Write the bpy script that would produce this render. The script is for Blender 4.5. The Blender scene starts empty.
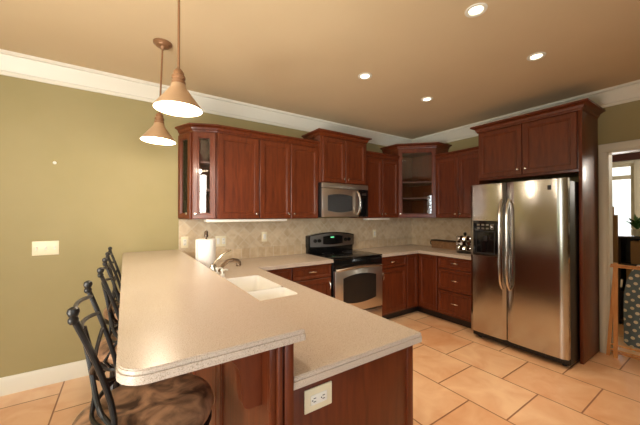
import bpy, bmesh, math, random
from math import sin, cos, pi, radians
from mathutils import Vector, Matrix
from mathutils.geometry import tessellate_polygon

random.seed(7)
S = bpy.context.scene
COL = S.collection

# ------------------------------------------------------------------ camera
cam = bpy.data.objects.new('camera', bpy.data.cameras.new('camera'))
COL.objects.link(cam)
cam.location = (-4.1218, -3.313, 1.4228)
cam.rotation_euler = (pi / 2 + 0.0077, 0, -0.5899)
cam.data.sensor_width = 36
cam.data.lens = 291.58 / 640 * 36
cam.data.clip_start = 0.02
S.camera = cam

# ------------------------------------------------------------------ world, light, exposure
W = bpy.data.worlds.new('world')
S.world = W
W.use_nodes = True
wn = W.node_tree
wn.nodes['Background'].inputs[0].default_value = (0.93, 1.0, 0.97, 1)
wn.nodes['Background'].inputs[1].default_value = 1.6
S.view_settings.view_transform = 'Standard'
S.view_settings.look = 'None'
S.view_settings.exposure = 0.0
S.view_settings.gamma = 1.0
S.view_settings.use_curve_mapping = False


def area(name, loc, rot, sx, sy, power, color):
    d = bpy.data.lights.new(name, 'AREA')
    d.shape = 'RECTANGLE'
    d.size, d.size_y, d.energy, d.color = sx, sy, power, color
    o = bpy.data.objects.new(name, d)
    COL.objects.link(o)
    o.location = loc
    o.rotation_euler = rot
    return o


DAY = (1.0, 0.95, 0.86)
# daylight coming in through the windows of the breakfast area and the adjoining room
o = area('daylight_side_window', (-6.05, -2.6, 1.5), (0, radians(-75), radians(55)), 1.5, 1.9, 62, DAY)
o.data.spread = radians(110)
o = area('ground_bounce_side_window', (-6.05, -2.6, .8), (0, radians(-150), radians(40)), 1.0, 1.9, 138, (1.0, .97, .90))
o.data.spread = radians(120)
area('daylight_rear_window', (-3.9, -6.75, 1.55), (radians(90), 0, 0), 1.7, 1.3, 100, (.92, .97, 1.0))
area('daylight_far_window', (4.25, -1.7, 1.6), (0, radians(90), 0), 1.5, 1.0, 40, (1, 1, 1))
# added unseen fill light that brightens the walls of the adjoining room
d = bpy.data.lights.new('adjoining_room_fill', 'POINT')
d.energy, d.color, d.shadow_soft_size = 70, (1.0, .93, .82), .15
o = bpy.data.objects.new('adjoining_room_fill', d)
COL.objects.link(o)
o.location = (2.3, -3.9, 2.35)
LAMP = (1.0, 0.78, 0.54)
RECESSED_W, PENDANT_W = 48, 11.5

# ------------------------------------------------------------------ materials
MATS = {}


def rgb(r, g, b):
    f = lambda c: c / 255 / 12.92 if c / 255 <= 0.04045 else ((c / 255 + 0.055) / 1.055) ** 2.4
    return (f(r), f(g), f(b), 1)


def mat(name, color, rough=0.5, metal=0.0, coat=0.0, spec=0.5):
    m = bpy.data.materials.new(name)
    m.use_nodes = True
    b = m.node_tree.nodes['Principled BSDF']
    b.inputs['Base Color'].default_value = color
    b.inputs['Roughness'].default_value = rough
    b.inputs['Metallic'].default_value = metal
    b.inputs['Coat Weight'].default_value = coat
    b.inputs['Coat Roughness'].default_value = 0.12
    b.inputs['Specular IOR Level'].default_value = spec
    MATS[name] = m
    return m


def nd(m, t, **kw):
    n = m.node_tree.nodes.new(t)
    for k, v in kw.items():
        setattr(n, k, v)
    return n


def lk(m, a, b):
    m.node_tree.links.new(a, b)


def bsdf(m):
    return m.node_tree.nodes['Principled BSDF']


def coords(m, scale=(1, 1, 1), rot=(0, 0, 0), loc=(0, 0, 0)):
    tc = nd(m, 'ShaderNodeTexCoord')
    mp = nd(m, 'ShaderNodeMapping')
    mp.inputs['Scale'].default_value = scale
    mp.inputs['Rotation'].default_value = rot
    mp.inputs['Location'].default_value = loc
    lk(m, tc.outputs['Object'], mp.inputs['Vector'])
    return mp.outputs['Vector']


def noisy(m, c1, c2, scale=8, detail=4, stretch=(1, 1, 1), lo=0.3, hi=0.7, bump=0.0, bscale=None, distort=0.0):
    v = coords(m, stretch)
    n = nd(m, 'ShaderNodeTexNoise')
    n.inputs['Scale'].default_value = scale
    n.inputs['Detail'].default_value = detail
    n.inputs['Distortion'].default_value = distort
    lk(m, v, n.inputs['Vector'])
    r = nd(m, 'ShaderNodeValToRGB')
    r.color_ramp.elements[0].position, r.color_ramp.elements[0].color = lo, c1
    r.color_ramp.elements[1].position, r.color_ramp.elements[1].color = hi, c2
    lk(m, n.outputs['Fac'], r.inputs['Fac'])
    lk(m, r.outputs['Color'], bsdf(m).inputs['Base Color'])
    if bump:
        n2 = nd(m, 'ShaderNodeTexNoise')
        n2.inputs['Scale'].default_value = bscale or scale
        lk(m, v, n2.inputs['Vector'])
        b = nd(m, 'ShaderNodeBump')
        b.inputs['Strength'].default_value = bump
        b.inputs['Distance'].default_value = 0.002
        lk(m, n2.outputs['Fac'], b.inputs['Height'])
        lk(m, b.outputs['Normal'], bsdf(m).inputs['Normal'])
    return r


M_wall = mat('olive_paint', rgb(170, 157, 110), 0.6, spec=0.3)
noisy(M_wall, rgb(158, 146, 102), rgb(163, 150, 107), 3, bump=0.15, bscale=220)
M_ceil = mat('tan_ceiling_paint', rgb(204, 182, 146), 0.75, spec=0.25)
noisy(M_ceil, rgb(202, 180, 144), rgb(206, 184, 148), 2, bump=0.1, bscale=200)
M_trim = mat('cream_trim_paint', rgb(226, 222, 206), 0.4)
M_white = mat('white_plastic', rgb(240, 238, 228), 0.35)
M_cream = mat('cream_plastic', rgb(238, 228, 196), 0.35)
M_paper = mat('white_paper', rgb(244, 242, 238), 0.9)
M_sink = mat('white_sink', rgb(250, 248, 242), 0.2)
M_black = mat('black_gloss', rgb(16, 16, 17), 0.12)
M_blackm = mat('black_plastic', rgb(20, 20, 21), 0.4)
M_iron = mat('dark_iron', rgb(46, 44, 42), 0.38, 0.65)
M_steel = mat('brushed_steel', (0.52, 0.50, 0.46, 1), 0.16, 1.0)
M_steels = mat('soft_steel', (0.66, 0.61, 0.53, 1), 0.36, 1.0)
M_darkglass = mat('smoked_glass', rgb(30, 26, 23), 0.3)
M_steelh = mat('steel_handle', (0.72, 0.68, 0.62, 1), 0.2, 1.0)
M_chrome = mat('chrome', (0.85, 0.85, 0.85, 1), 0.08, 1.0)
M_nickel = mat('satin_nickel', (0.80, 0.75, 0.67, 1), 0.22, 1.0)
M_bronze = mat('oil_rubbed_bronze', rgb(92, 78, 66), 0.3, 0.8)
M_copper = mat('aged_copper', rgb(178, 146, 112), 0.38, 0.25)
M_rod = mat('brown_bronze', rgb(142, 104, 72), 0.4, 0.35)
M_shadein = mat('white_enamel', rgb(248, 244, 234), 0.4)
M_pine = mat('honey_pine', rgb(206, 138, 76), 0.45)
noisy(M_pine, rgb(212, 142, 78), rgb(232, 172, 108), 6, stretch=(8, 8, 1))
M_card = mat('brown_cardboard', rgb(140, 108, 76), 0.85)
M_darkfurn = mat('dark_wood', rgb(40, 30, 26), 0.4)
M_valance = mat('maroon_cloth', rgb(74, 34, 28), 0.8)
M_leaf = mat('green_leaf', rgb(60, 110, 52), 0.5)
M_hedge = mat('hedge_green', rgb(96, 140, 70), 0.8)
noisy(M_hedge, rgb(60, 100, 45), rgb(150, 185, 110), 14)
M_green_led = mat('green_display', rgb(20, 60, 30), 0.4)
bsdf(M_green_led).inputs['Emission Color'].default_value = (0.2, 1, 0.45, 1)
bsdf(M_green_led).inputs['Emission Strength'].default_value = 1.6
M_wicker = mat('brown_wicker', rgb(118, 84, 52), 0.7)
noisy(M_wicker, rgb(112, 78, 48), rgb(164, 124, 84), 40, stretch=(1, 1, 3), bump=0.6, bscale=60)
M_darkrim = mat('dark_brown_rim', rgb(48, 32, 22), 0.4)
M_amber = mat('spice_brown', rgb(70, 46, 30), 0.25)

# cherry cabinets: dark red stain with a fine vertical grain
M_cherry = mat('cherry_wood', rgb(104, 42, 20), 0.36, coat=0.14, spec=0.4)
noisy(M_cherry, rgb(84, 36, 15), rgb(116, 54, 25), 5, 6, stretch=(7, 7, 0.8), lo=0.25, hi=0.75, distort=0.6)
M_cherryin = mat('cabinet_interior', rgb(92, 48, 30), 0.5)

# speckled beige solid-surface counter
M_counter = mat('speckled_counter', rgb(205, 184, 152), 0.27, coat=0.1)
_v = coords(M_counter)
_n = nd(M_counter, 'ShaderNodeTexNoise')
_n.inputs['Scale'].default_value = 420
_n.inputs['Detail'].default_value = 3
lk(M_counter, _v, _n.inputs['Vector'])
_r = nd(M_counter, 'ShaderNodeValToRGB')
for p, c in ((0.34, rgb(164, 148, 128)), (0.45, rgb(202, 187, 172)), (0.58, rgb(206, 192, 177)), (0.70, rgb(218, 207, 194))):
    e = _r.color_ramp.elements.new(p)
    e.color = c
_r.color_ramp.elements.remove(_r.color_ramp.elements[0])
_r.color_ramp.elements.remove(_r.color_ramp.elements[-1])
lk(M_counter, _n.outputs['Fac'], _r.inputs['Fac'])
lk(M_counter, _r.outputs['Color'], bsdf(M_counter).inputs['Base Color'])


def tiles(name, base, lo, hi, grout, bw, bh, offset, rot, loc, rough, mortar, mottled=4.0, bumpy=0.5, plane='XY'):
    m = mat(name, base, rough)
    tc = nd(m, 'ShaderNodeTexCoord')
    vec = tc.outputs['Object']
    if plane != 'XY':
        sp = nd(m, 'ShaderNodeSeparateXYZ')
        cb = nd(m, 'ShaderNodeCombineXYZ')
        lk(m, vec, sp.inputs[0])
        lk(m, sp.outputs['X' if plane == 'XZ' else 'Y'], cb.inputs['X'])
        lk(m, sp.outputs['Z'], cb.inputs['Y'])
        vec = cb.outputs[0]
    mp = nd(m, 'ShaderNodeMapping')
    mp.inputs['Rotation'].default_value = (0, 0, rot)
    mp.inputs['Location'].default_value = loc
    lk(m, vec, mp.inputs['Vector'])
    br = nd(m, 'ShaderNodeTexBrick')
    br.offset, br.offset_frequency = offset, 2
    br.inputs['Scale'].default_value = 1
    br.inputs['Brick Width'].default_value = bw
    br.inputs['Row Height'].default_value = bh
    br.inputs['Mortar Size'].default_value = mortar
    br.inputs['Mortar Smooth'].default_value = 0.3
    br.inputs['Bias'].default_value = 0
    br.inputs['Color1'].default_value = (0, 0, 0, 1)
    br.inputs['Color2'].default_value = (1, 1, 1, 1)
    br.inputs['Mortar'].default_value = (0.5, 0.5, 0.5, 1)
    lk(m, mp.outputs[0], br.inputs['Vector'])
    n = nd(m, 'ShaderNodeTexNoise')
    n.inputs['Scale'].default_value = mottled
    n.inputs['Detail'].default_value = 6
    n.inputs['Distortion'].default_value = 0.8
    lk(m, vec, n.inputs['Vector'])
    # per-tile value + mottling -> colour
    ad = nd(m, 'ShaderNodeMath', operation='MULTIPLY_ADD')
    lk(m, br.outputs['Color'], ad.inputs[0])
    ad.inputs[1].default_value = 0.22
    lk(m, n.outputs['Fac'], ad.inputs[2])
    rp = nd(m, 'ShaderNodeValToRGB')
    rp.color_ramp.elements[0].position, rp.color_ramp.elements[0].color = 0.35, lo
    rp.color_ramp.elements[1].position, rp.color_ramp.elements[1].color = 0.85, hi
    lk(m, ad.outputs[0], rp.inputs['Fac'])
    mx = nd(m, 'ShaderNodeMix', data_type='RGBA')
    lk(m, br.outputs['Fac'], mx.inputs['Factor'])
    lk(m, rp.outputs['Color'], mx.inputs[6])
    mx.inputs[7].default_value = grout
    lk(m, mx.outputs[2], bsdf(m).inputs['Base Color'])
    iv = nd(m, 'ShaderNodeMath', operation='MULTIPLY_ADD')
    lk(m, br.outputs['Fac'], iv.inputs[0])
    iv.inputs[1].default_value = -1
    ns = nd(m, 'ShaderNodeMath', operation='MULTIPLY')
    lk(m, n.outputs['Fac'], ns.inputs[0])
    ns.inputs[1].default_value = 0.35
    lk(m, ns.outputs[0], iv.inputs[2])
    b = nd(m, 'ShaderNodeBump')
    b.inputs['Strength'].default_value = bumpy
    b.inputs['Distance'].default_value = 0.004
    lk(m, iv.outputs[0], b.inputs['Height'])
    lk(m, b.outputs['Normal'], bsdf(m).inputs['Normal'])
    return m


# floor: 52 cm tiles, continuous joints along Y, half-offset in neighbouring columns
M_floor = tiles('peach_floor_tile', rgb(224, 172, 126), rgb(222, 164, 118), rgb(244, 206, 166), rgb(156, 104, 70),
                0.53, 0.525, 0.5, radians(90), (0, 0, 0), 0.33, 0.006)
# texture u = -y, v = x after the rotation; shift so that a column joint falls at x = -0.87 and a tile joint at y = -2.08
M_floor.node_tree.nodes['Mapping'].inputs['Location'].default_value = (-2.08 + 0.53 * 0.0, 0.87 + 0.525 * 0, 0)
M_bs = tiles('diagonal_travertine', rgb(200, 180, 150), rgb(190, 166, 132), rgb(218, 200, 170), rgb(214, 202, 178),
             0.1, 0.1, 0.0, radians(45), (0, 0, 0), 0.45, 0.003, 14, 0.5, 'XZ')
M_bsr = tiles('diagonal_travertine_side', rgb(200, 180, 150), rgb(190, 166, 132), rgb(218, 200, 170), rgb(214, 202, 178),
              0.1, 0.1, 0.0, radians(45), (0, 0, 0), 0.45, 0.003, 14, 0.5, 'YZ')
M_bb = tiles('straight_travertine', rgb(196, 174, 142), rgb(186, 160, 126), rgb(212, 192, 160), rgb(212, 200, 176),
             0.1, 0.2, 0.0, 0, (0, 0.1, 0), 0.45, 0.003, 14, 0.5, 'XZ')
M_bbr = tiles('straight_travertine_side', rgb(196, 174, 142), rgb(186, 160, 126), rgb(212, 192, 160), rgb(212, 200, 176),
              0.1, 0.2, 0.0, 0, (0, 0.1, 0), 0.45, 0.003, 14, 0.5, 'YZ')

# mottled brown leather of the stool seats
M_leather = mat('mottled_brown_leather', rgb(110, 70, 44), 0.4)
_r = noisy(M_leather, rgb(62, 40, 28), rgb(196, 150, 112), 11, 10, lo=0.36, hi=0.70, bump=0.3, bscale=60, distort=1.1)

# brushed steel: stretched noise in roughness/bump
for m, st in ((M_steel, (1, 1, 90)),):
    v = coords(m, st)
    n = nd(m, 'ShaderNodeTexNoise')
    n.inputs['Scale'].default_value = 4
    n.inputs['Detail'].default_value = 3
    lk(m, v, n.inputs['Vector'])
    b = nd(m, 'ShaderNodeBump')
    b.inputs['Strength'].default_value = 0.06
    b.inputs['Distance'].default_value = 0.002
    lk(m, n.outputs['Fac'], b.inputs['Height'])
    lk(m, b.outputs['Normal'], bsdf(m).inputs['Normal'])

# blue-grey cotton with cream dots
M_dots = mat('dotted_cotton', rgb(110, 128, 134), 0.9)
_tc = nd(M_dots, 'ShaderNodeTexCoord')
_sp = nd(M_dots, 'ShaderNodeSeparateXYZ')
_cb = nd(M_dots, 'ShaderNodeCombineXYZ')
lk(M_dots, _tc.outputs['Object'], _sp.inputs[0])
lk(M_dots, _sp.outputs['Y'], _cb.inputs['X'])
lk(M_dots, _sp.outputs['Z'], _cb.inputs['Y'])
_mp = nd(M_dots, 'ShaderNodeMapping')
_mp.inputs['Rotation'].default_value = (0, 0, radians(38))
_mp.inputs['Scale'].default_value = (1 / 0.062, 1 / 0.062, 1)
lk(M_dots, _cb.outputs[0], _mp.inputs['Vector'])
_vo = nd(M_dots, 'ShaderNodeTexVoronoi')
_vo.inputs['Scale'].default_value = 1
_vo.inputs['Randomness'].default_value = 0.15
lk(M_dots, _mp.outputs[0], _vo.inputs['Vector'])
_lt = nd(M_dots, 'ShaderNodeMath', operation='LESS_THAN')
lk(M_dots, _vo.outputs['Distance'], _lt.inputs[0])
_lt.inputs[1].default_value = 0.27
_mx = nd(M_dots, 'ShaderNodeMix', data_type='RGBA')
lk(M_dots, _lt.outputs[0], _mx.inputs['Factor'])
_mx.inputs[6].default_value = rgb(104, 122, 130)
_mx.inputs[7].default_value = rgb(236, 228, 206)
lk(M_dots, _mx.outputs[2], bsdf(M_dots).inputs['Base Color'])

# thin clear glass: see-through with a Fresnel reflection
M_glass = bpy.data.materials.new('clear_glass')
M_glass.use_nodes = True
_t = M_glass.node_tree
_t.nodes.clear()
_o = _t.nodes.new('ShaderNodeOutputMaterial')
_ms = _t.nodes.new('ShaderNodeMixShader')
_tr = _t.nodes.new('ShaderNodeBsdfTransparent')
_gl = _t.nodes.new('ShaderNodeBsdfGlossy')
_gl.inputs['Roughness'].default_value = 0.02
_fr = _t.nodes.new('ShaderNodeFresnel')
_fr.inputs['IOR'].default_value = 1.6
_t.links.new(_fr.outputs[0], _ms.inputs[0])
_t.links.new(_tr.outputs[0], _ms.inputs[1])
_t.links.new(_gl.outputs[0], _ms.inputs[2])
_t.links.new(_ms.outputs[0], _o.inputs[0])


def emis(name, color, strength):
    m = bpy.data.materials.new(name)
    m.use_nodes = True
    b = bsdf(m)
    b.inputs['Base Color'].default_value = (1, 1, 1, 1)
    b.inputs['Emission Color'].default_value = (*color, 1)
    b.inputs['Emission Strength'].default_value = strength
    return m


M_bulb = emis('glowing_bulb', (1.0, 0.86, 0.62), 14)
M_lens = emis('glowing_lens', (1.0, 0.84, 0.6), 6)


# ------------------------------------------------------------------ mesh helpers
class MB:
    def __init__(self):
        self.bm = bmesh.new()

    def face(self, vs):
        try:
            return self.bm.faces.new(vs)
        except ValueError:
            return None

    def box(self, x0, x1, y0, y1, z0, z1, bev=0.0, seg=2, M=None):
        bm = self.bm
        P = [(x0, y0, z0), (x1, y0, z0), (x1, y1, z0), (x0, y1, z0), (x0, y0, z1), (x1, y0, z1), (x1, y1, z1), (x0, y1, z1)]
        v = [bm.verts.new(M @ Vector(p) if M else p) for p in P]
        fs = [bm.faces.new([v[i] for i in q]) for q in ((0, 3, 2, 1), (4, 5, 6, 7), (0, 1, 5, 4), (1, 2, 6, 5), (2, 3, 7, 6), (3, 0, 4, 7))]
        if bev > 0:
            es = list({e for f in fs for e in f.edges})
            bmesh.ops.bevel(bm, geom=es, offset=bev, segments=seg, affect='EDGES', profile=0.5)
        return self

    def loft(self, rings, cap0=True, cap1=True, closed=True):
        """rings: equal-length lists of 3D points."""
        bm = self.bm
        R = [[bm.verts.new(p) for p in r] for r in rings]
        n = len(R[0])
        for a, b in zip(R, R[1:]):
            for i in range(n if closed else n - 1):
                j = (i + 1) % n
                self.face([a[i], a[j], b[j], b[i]])
        if cap0:
            self.face(list(reversed(R[0])))
        if cap1:
            self.face(R[-1])
        return self

    def lathe(self, prof, seg=24, c=(0, 0, 0), axis='z', cap0=True, cap1=True):
        rings = []
        for r, h in prof:
            ring = []
            for i in range(seg):
                a = 2 * pi * i / seg
                p, q = r * cos(a), r * sin(a)
                if axis == 'z':
                    d = (p, q, h)
                elif axis == 'y':
                    d = (p, h, -q)
                else:
                    d = (h, p, q)
                ring.append((c[0] + d[0], c[1] + d[1], c[2] + d[2]))
            rings.append(ring)
        return self.loft(rings, cap0, cap1)

    def tube(self, pts, r, seg=8, closed=False, caps=True, flat=None):
        """flat=(width axis vector, factor) squeezes the section into a strip"""
        pts = [Vector(p) for p in pts]
        n = len(pts)
        T = []
        for i in range(n):
            if closed:
                t = pts[(i + 1) % n] - pts[i - 1]
            else:
                t = pts[min(i + 1, n - 1)] - pts[max(i - 1, 0)]
            T.append(t.normalized())
        up = Vector((0, 0, 1)) if abs(T[0].z) < 0.9 else Vector((1, 0, 0))
        nrm = (up - T[0] * up.dot(T[0])).normalized()
        rings = []
        for i in range(n):
            nrm = (nrm - T[i] * nrm.dot(T[i])).normalized()
            b = T[i].cross(nrm)
            rr = r[i] if isinstance(r, (list, tuple)) else r
            ring = []
            for k in range(seg):
                a = 2 * pi * k / seg
                d = nrm * (cos(a) * rr) + b * (sin(a) * rr)
                if flat:
                    ax = Vector(flat[0]).normalized()
                    d = d + ax * d.dot(ax) * (flat[1] - 1)
                ring.append(pts[i] + d)
            rings.append(ring)
        if closed:
            rings.append(rings[0])
            bm = self.bm
            R = [[bm.verts.new(p) for p in q] for q in rings[:-1]]
            for i in range(n):
                a, b2 = R[i], R[(i + 1) % n]
                for k in range(seg):
                    j = (k + 1) % seg
                    self.face([a[k], a[j], b2[j], b2[k]])
            return self
        return self.loft(rings, caps, caps)

    def prism(self, poly, z0, z1, holes=(), f=None):
        """extrude a 2D polygon (with holes) between z0 and z1; f maps (x, y, z) to 3D"""
        bm = self.bm
        f = f or (lambda x, y, z: (x, y, z))
        loops = [list(poly)] + [list(h) for h in holes]
        tri = tessellate_polygon([[Vector((x, y, 0)) for x, y in l] for l in loops])
        flat = [p for l in loops for p in l]
        lo = [bm.verts.new(f(x, y, z0)) for x, y in flat]
        hi = [bm.verts.new(f(x, y, z1)) for x, y in flat]
        for a, b, c in tri:
            self.face([lo[a], lo[b], lo[c]])
            self.face([hi[c], hi[b], hi[a]])
        k = 0
        for l in loops:
            n = len(l)
            for i in range(n):
                j = (i + 1) % n
                self.face([lo[k + i], lo[k + j], hi[k + j], hi[k + i]])
            k += n
        return self

    def sweep(self, path, prof, closed=False):
        """sweep profile [(out, z)] along a 2D path; 'out' points to the right of the direction of travel"""
        n = len(path)
        P = [Vector(p) for p in path]
        nr = []
        for i in range(n):
            def seg_n(a, b):
                d = (b - a).normalized()
                return Vector((d.y, -d.x))
            if closed:
                n1, n2 = seg_n(P[i - 1], P[i]), seg_n(P[i], P[(i + 1) % n])
            elif i == 0:
                n1 = n2 = seg_n(P[0], P[1])
            elif i == n - 1:
                n1 = n2 = seg_n(P[-2], P[-1])
            else:
                n1, n2 = seg_n(P[i - 1], P[i]), seg_n(P[i], P[i + 1])
            m = n1 + n2
            nr.append(m / (1 + n1.dot(n2)))
        rings = [[(P[i].x + nr[i].x * o, P[i].y + nr[i].y * o, z) for o, z in prof] for i in range(n)]
        if closed:
            rings.append(rings[0])
            return self.loft(rings, False, False)
        return self.loft(rings, True, True)

    def done(self, name, m, parent=None, smooth=0.6, loc=None, rot=None):
        bm = self.bm
        bmesh.ops.remove_doubles(bm, verts=bm.verts, dist=1e-6)
        bmesh.ops.recalc_face_normals(bm, faces=bm.faces)
        me = bpy.data.meshes.new(name)
        bm.to_mesh(me)
        bm.free()
        for p in me.polygons:
            p.use_smooth = True
        me.set_sharp_from_angle(angle=smooth)
        me.materials.append(m)
        o = bpy.data.objects.new(name, me)
        COL.objects.link(o)
        if parent:
            o.parent = parent
        if loc is not None:
            o.location = loc
        if rot is not None:
            o.rotation_euler = rot
        return o


def offset_poly(poly, d):
    """inset a counter-clockwise polygon by d"""
    n = len(poly)
    P = [Vector(p) for p in poly]
    out = []
    for i in range(n):
        a, b, c = P[i - 1], P[i], P[(i + 1) % n]
        d1, d2 = (b - a).normalized(), (c - b).normalized()
        n1, n2 = Vector((-d1.y, d1.x)), Vector((-d2.y, d2.x))
        m = (n1 + n2) / (1 + n1.dot(n2))
        out.append((b.x + m.x * d, b.y + m.y * d))
    return out


def round_poly(pts, seg=6):
    """pts: [(x, y, r)] counter-clockwise; rounds each corner with r > 0"""
    out = []
    n = len(pts)
    for i in range(n):
        x, y, r = pts[i]
        if r <= 0:
            out.append((x, y))
            continue
        b = Vector((x, y))
        a, c = Vector(pts[i - 1][:2]), Vector(pts[(i + 1) % n][:2])
        d1, d2 = (a - b).normalized(), (c - b).normalized()
        ang = d1.angle(d2)
        t = r / math.tan(ang / 2)
        p, q = b + d1 * t, b + d2 * t
        ctr = b + (d1 + d2).normalized() * (r / sin(ang / 2))
        a0, a1 = math.atan2(p.y - ctr.y, p.x - ctr.x), math.atan2(q.y - ctr.y, q.x - ctr.x)
        da = (a1 - a0 + pi) % (2 * pi) - pi
        for k in range(seg + 1):
            t_ = a0 + da * k / seg
            out.append((ctr.x + r * cos(t_), ctr.y + r * sin(t_)))
    return out


def tag(o, label, cat, group=None):
    o['label'] = label
    o['category'] = cat
    if group:
        o['group'] = group
    return o


def thing(name, label, cat, loc=(0, 0, 0), rz=0.0, group=None):
    o = bpy.data.objects.new(name, None)
    COL.objects.link(o)
    o.empty_display_size = 0.05
    o.location = loc
    o.rotation_euler = (0, 0, rz)
    return tag(o, label, cat, group)


def struct(o):
    o['kind'] = 'structure'
    return o


def dup(root, label=None, **kw):
    """copy a thing with its parts and sub-parts"""
    r = root.copy()
    COL.objects.link(r)
    for ch in root.children:
        c = ch.copy()
        COL.objects.link(c)
        c.parent = r
        for g in ch.children:
            q = g.copy()
            COL.objects.link(q)
            q.parent = c
    if label:
        r['label'] = label
    for k, v in kw.items():
        setattr(r, k, v)
    return r


# ------------------------------------------------------------------ room shell
H = 2.70
XL, YF = -5.8, -6.5          # far sides of the breakfast area behind the camera
RX, RY0, RY1 = 4.0, -5.0, -1.0   # adjoining room
T = 0.12

struct(MB().box(XL - T, RX + T, YF - T, T, -0.1, 0).done('floor', M_floor))
struct(MB().box(XL - T, T, YF - T, T, H, H + 0.1).done('ceiling', M_ceil))
struct(MB().box(XL - T, T, 0, T, 0, H).done('wall_back', M_wall))
DY0, DY1, DZ = -2.468, -3.42, 2.065       # door opening in the wall behind the fridge
right_poly = [(0.0, 0.0), (0.0, H), (YF, H), (YF, 0.0), (DY1, 0.0), (DY1, DZ), (DY0, DZ), (DY0, 0.0)]
struct(MB().prism(right_poly, 0, T, f=lambda a, b, c: (c, a, b)).done('wall_right', M_wall))
# side wall with window opening
LW = (-3.6, -1.6, 0.3, 2.12)
struct(MB().prism([(YF, 0), (0, 0), (0, H), (YF, H)], XL - T, XL,
                  holes=[[(LW[0], LW[2]), (LW[1], LW[2]), (LW[1], LW[3]), (LW[0], LW[3])]],
                  f=lambda a, b, c: (c, a, b)).done('wall_left', M_wall))
FW = (-4.75, -3.0, 0.9, 2.2)
struct(MB().prism([(XL, 0), (0, 0), (0, H), (XL, H)], YF - T, YF,
                  holes=[[(FW[0], FW[2]), (FW[1], FW[2]), (FW[1], FW[3]), (FW[0], FW[3])]],
                  f=lambda a, b, c: (a, c, b)).done('wall_front', M_wall))


def window(name, w, h, loc, rz, nx, nz):
    """casing, sash bars and pane; local x along the wall, -y into the room, wall face at y=0, opening from y=0 to T"""
    r = thing(name, 'white framed window in the room wall', 'window', loc, rz)
    del r['label'], r['category']
    struct(r)
    m = MB()
    c = 0.09
    for a in ((-c, 0, -c, h + c), (w, w + c, -c, h + c), (0, w, h, h + c), (0, w, -c, 0)):
        m.box(a[0], a[1], -0.02, 0.0, a[2], a[3], 0.004)
    m.box(-c - 0.02, w + c + 0.02, -0.05, 0, -0.02, 0.0, 0.004)
    m.done('casing', M_trim, r)
    m = MB()
    for a in ((0, .05, 0, h), (w - .05, w, 0, h), (.05, w - .05, 0, .05), (.05, w - .05, h - .05, h)):
        m.box(a[0], a[1], 0.03, 0.08, a[2], a[3])
    for i in range(1, nx):
        m.box(w * i / nx - .012, w * i / nx + .012, .04, .07, .05, h - .05)
    for i in range(1, nz):
        m.box(.05, w - .05, .04, .07, h * i / nz - .012, h * i / nz + .012)
    m.done('sash', M_trim, r)
    MB().box(.05, w - .05, .053, .057, .05, h - .05).done('pane', M_glass, r)
    return r


window('window_1', LW[1] - LW[0], LW[3] - LW[2], (XL, LW[0], LW[2]), radians(90), 4, 3)
window('window_2', FW[1] - FW[0], FW[3] - FW[2], (FW[1], YF, FW[2]), radians(180), 5, 3)

# crown moulding round the kitchen, with fascia band
CR = [(0, -.17), (.012, -.17), (.014, -.142), (.022, -.138), (.026, -.125), (.05, -.07), (.068, -.045), (.072, -.03), (.087, -.026), (.087, 0), (0, 0)]
struct(MB().sweep([(XL, 0), (0, 0), (0, YF), (XL, YF)], [(o, H + z) for o, z in CR], closed=True).done('trim_1', M_trim))
BBP = [(0, 0), (.016, 0), (.016, .115), (.011, .128), (.008, .14), (0, .14)]
struct(MB().sweep([(XL, 0), (-3.69, 0)], BBP).done('baseboard_back', M_trim))
struct(MB().sweep([(XL, YF), (XL, 0)], BBP).done('baseboard_left', M_trim))
struct(MB().sweep([(0, DY1 - .075), (0, YF)], BBP).done('baseboard_right', M_trim))
# cased door opening
m = MB()
for a, b in ((DY0, DY0 + .064), (DY1 - .075, DY1)):
    m.box(-.02, 0, a, b, 0, DZ, .004)
    m.box(-.026, -.02, a + .012, b - .012, 0, DZ, .002)
m.box(-.02, 0, DY1 - .075, DY0 + .064, DZ, DZ + .085, .004)
m.box(-.026, -.02, DY1 - .06, DY0 + .05, DZ + .012, DZ + .073, .002)
for a, b in ((DY0 - .012, DY0), (DY1, DY1 + .012)):
    m.box(-.005, T + .005, a, b, 0, DZ)
m.box(-.005, T + .005, DY1, DY0, DZ - .012, DZ)
struct(m.done('trim_2', M_trim))

# adjoining room beyond the opening
struct(MB().box(0, RX + T, RY0 - T, RY1 + T, H, H + 0.1).done('ceiling_beyond', M_trim))
struct(MB().box(T, RX + T, RY1, RY1 + T, 0, H).done('wall_beyond_back', M_wall))
struct(MB().box(T, RX + T, RY0 - T, RY0, 0, H).done('wall_beyond_front', M_wall))
FX = (-2.02, -1.2, 0.5, 2.42)
struct(MB().prism([(RY0, 0), (RY1, 0), (RY1, H), (RY0, H)], RX, RX + T,
                  holes=[[(FX[0], FX[2]), (FX[1], FX[2]), (FX[1], FX[3]), (FX[0], FX[3])]],
                  f=lambda a, b, c: (c, a, b)).done('wall_beyond_right', M_trim))
r = thing('window_3', 'x', 'x', (RX, FX[1], FX[2]), radians(-90))
del r['label'], r['category']
struct(r)
w, h = FX[1] - FX[0], FX[3] - FX[2]
m = MB()
for a in ((-.09, 0, -.09, h + .09), (w, w + .09, -.09, h + .09), (0, w, h, h + .09), (0, w, -.09, 0)):
    m.box(a[0], a[1], -.02, 0, a[2], a[3], .004)
m.done('casing', M_trim, r)
m = MB()
tz = 2.20 - FX[2] - .18
tz = 1.655
for a in ((0, .05, 0, h), (w - .05, w, 0, h), (.05, w - .05, 0, .08), (.05, w - .05, h - .06, h), (.05, w - .05, tz - .04, tz + .04)):
    m.box(a[0], a[1], .02, .08, a[2], a[3])
m.done('sash', M_trim, r)
MB().box(.05, w - .05, .05, .054, .08, h - .06).done('pane', M_glass, r)

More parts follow.
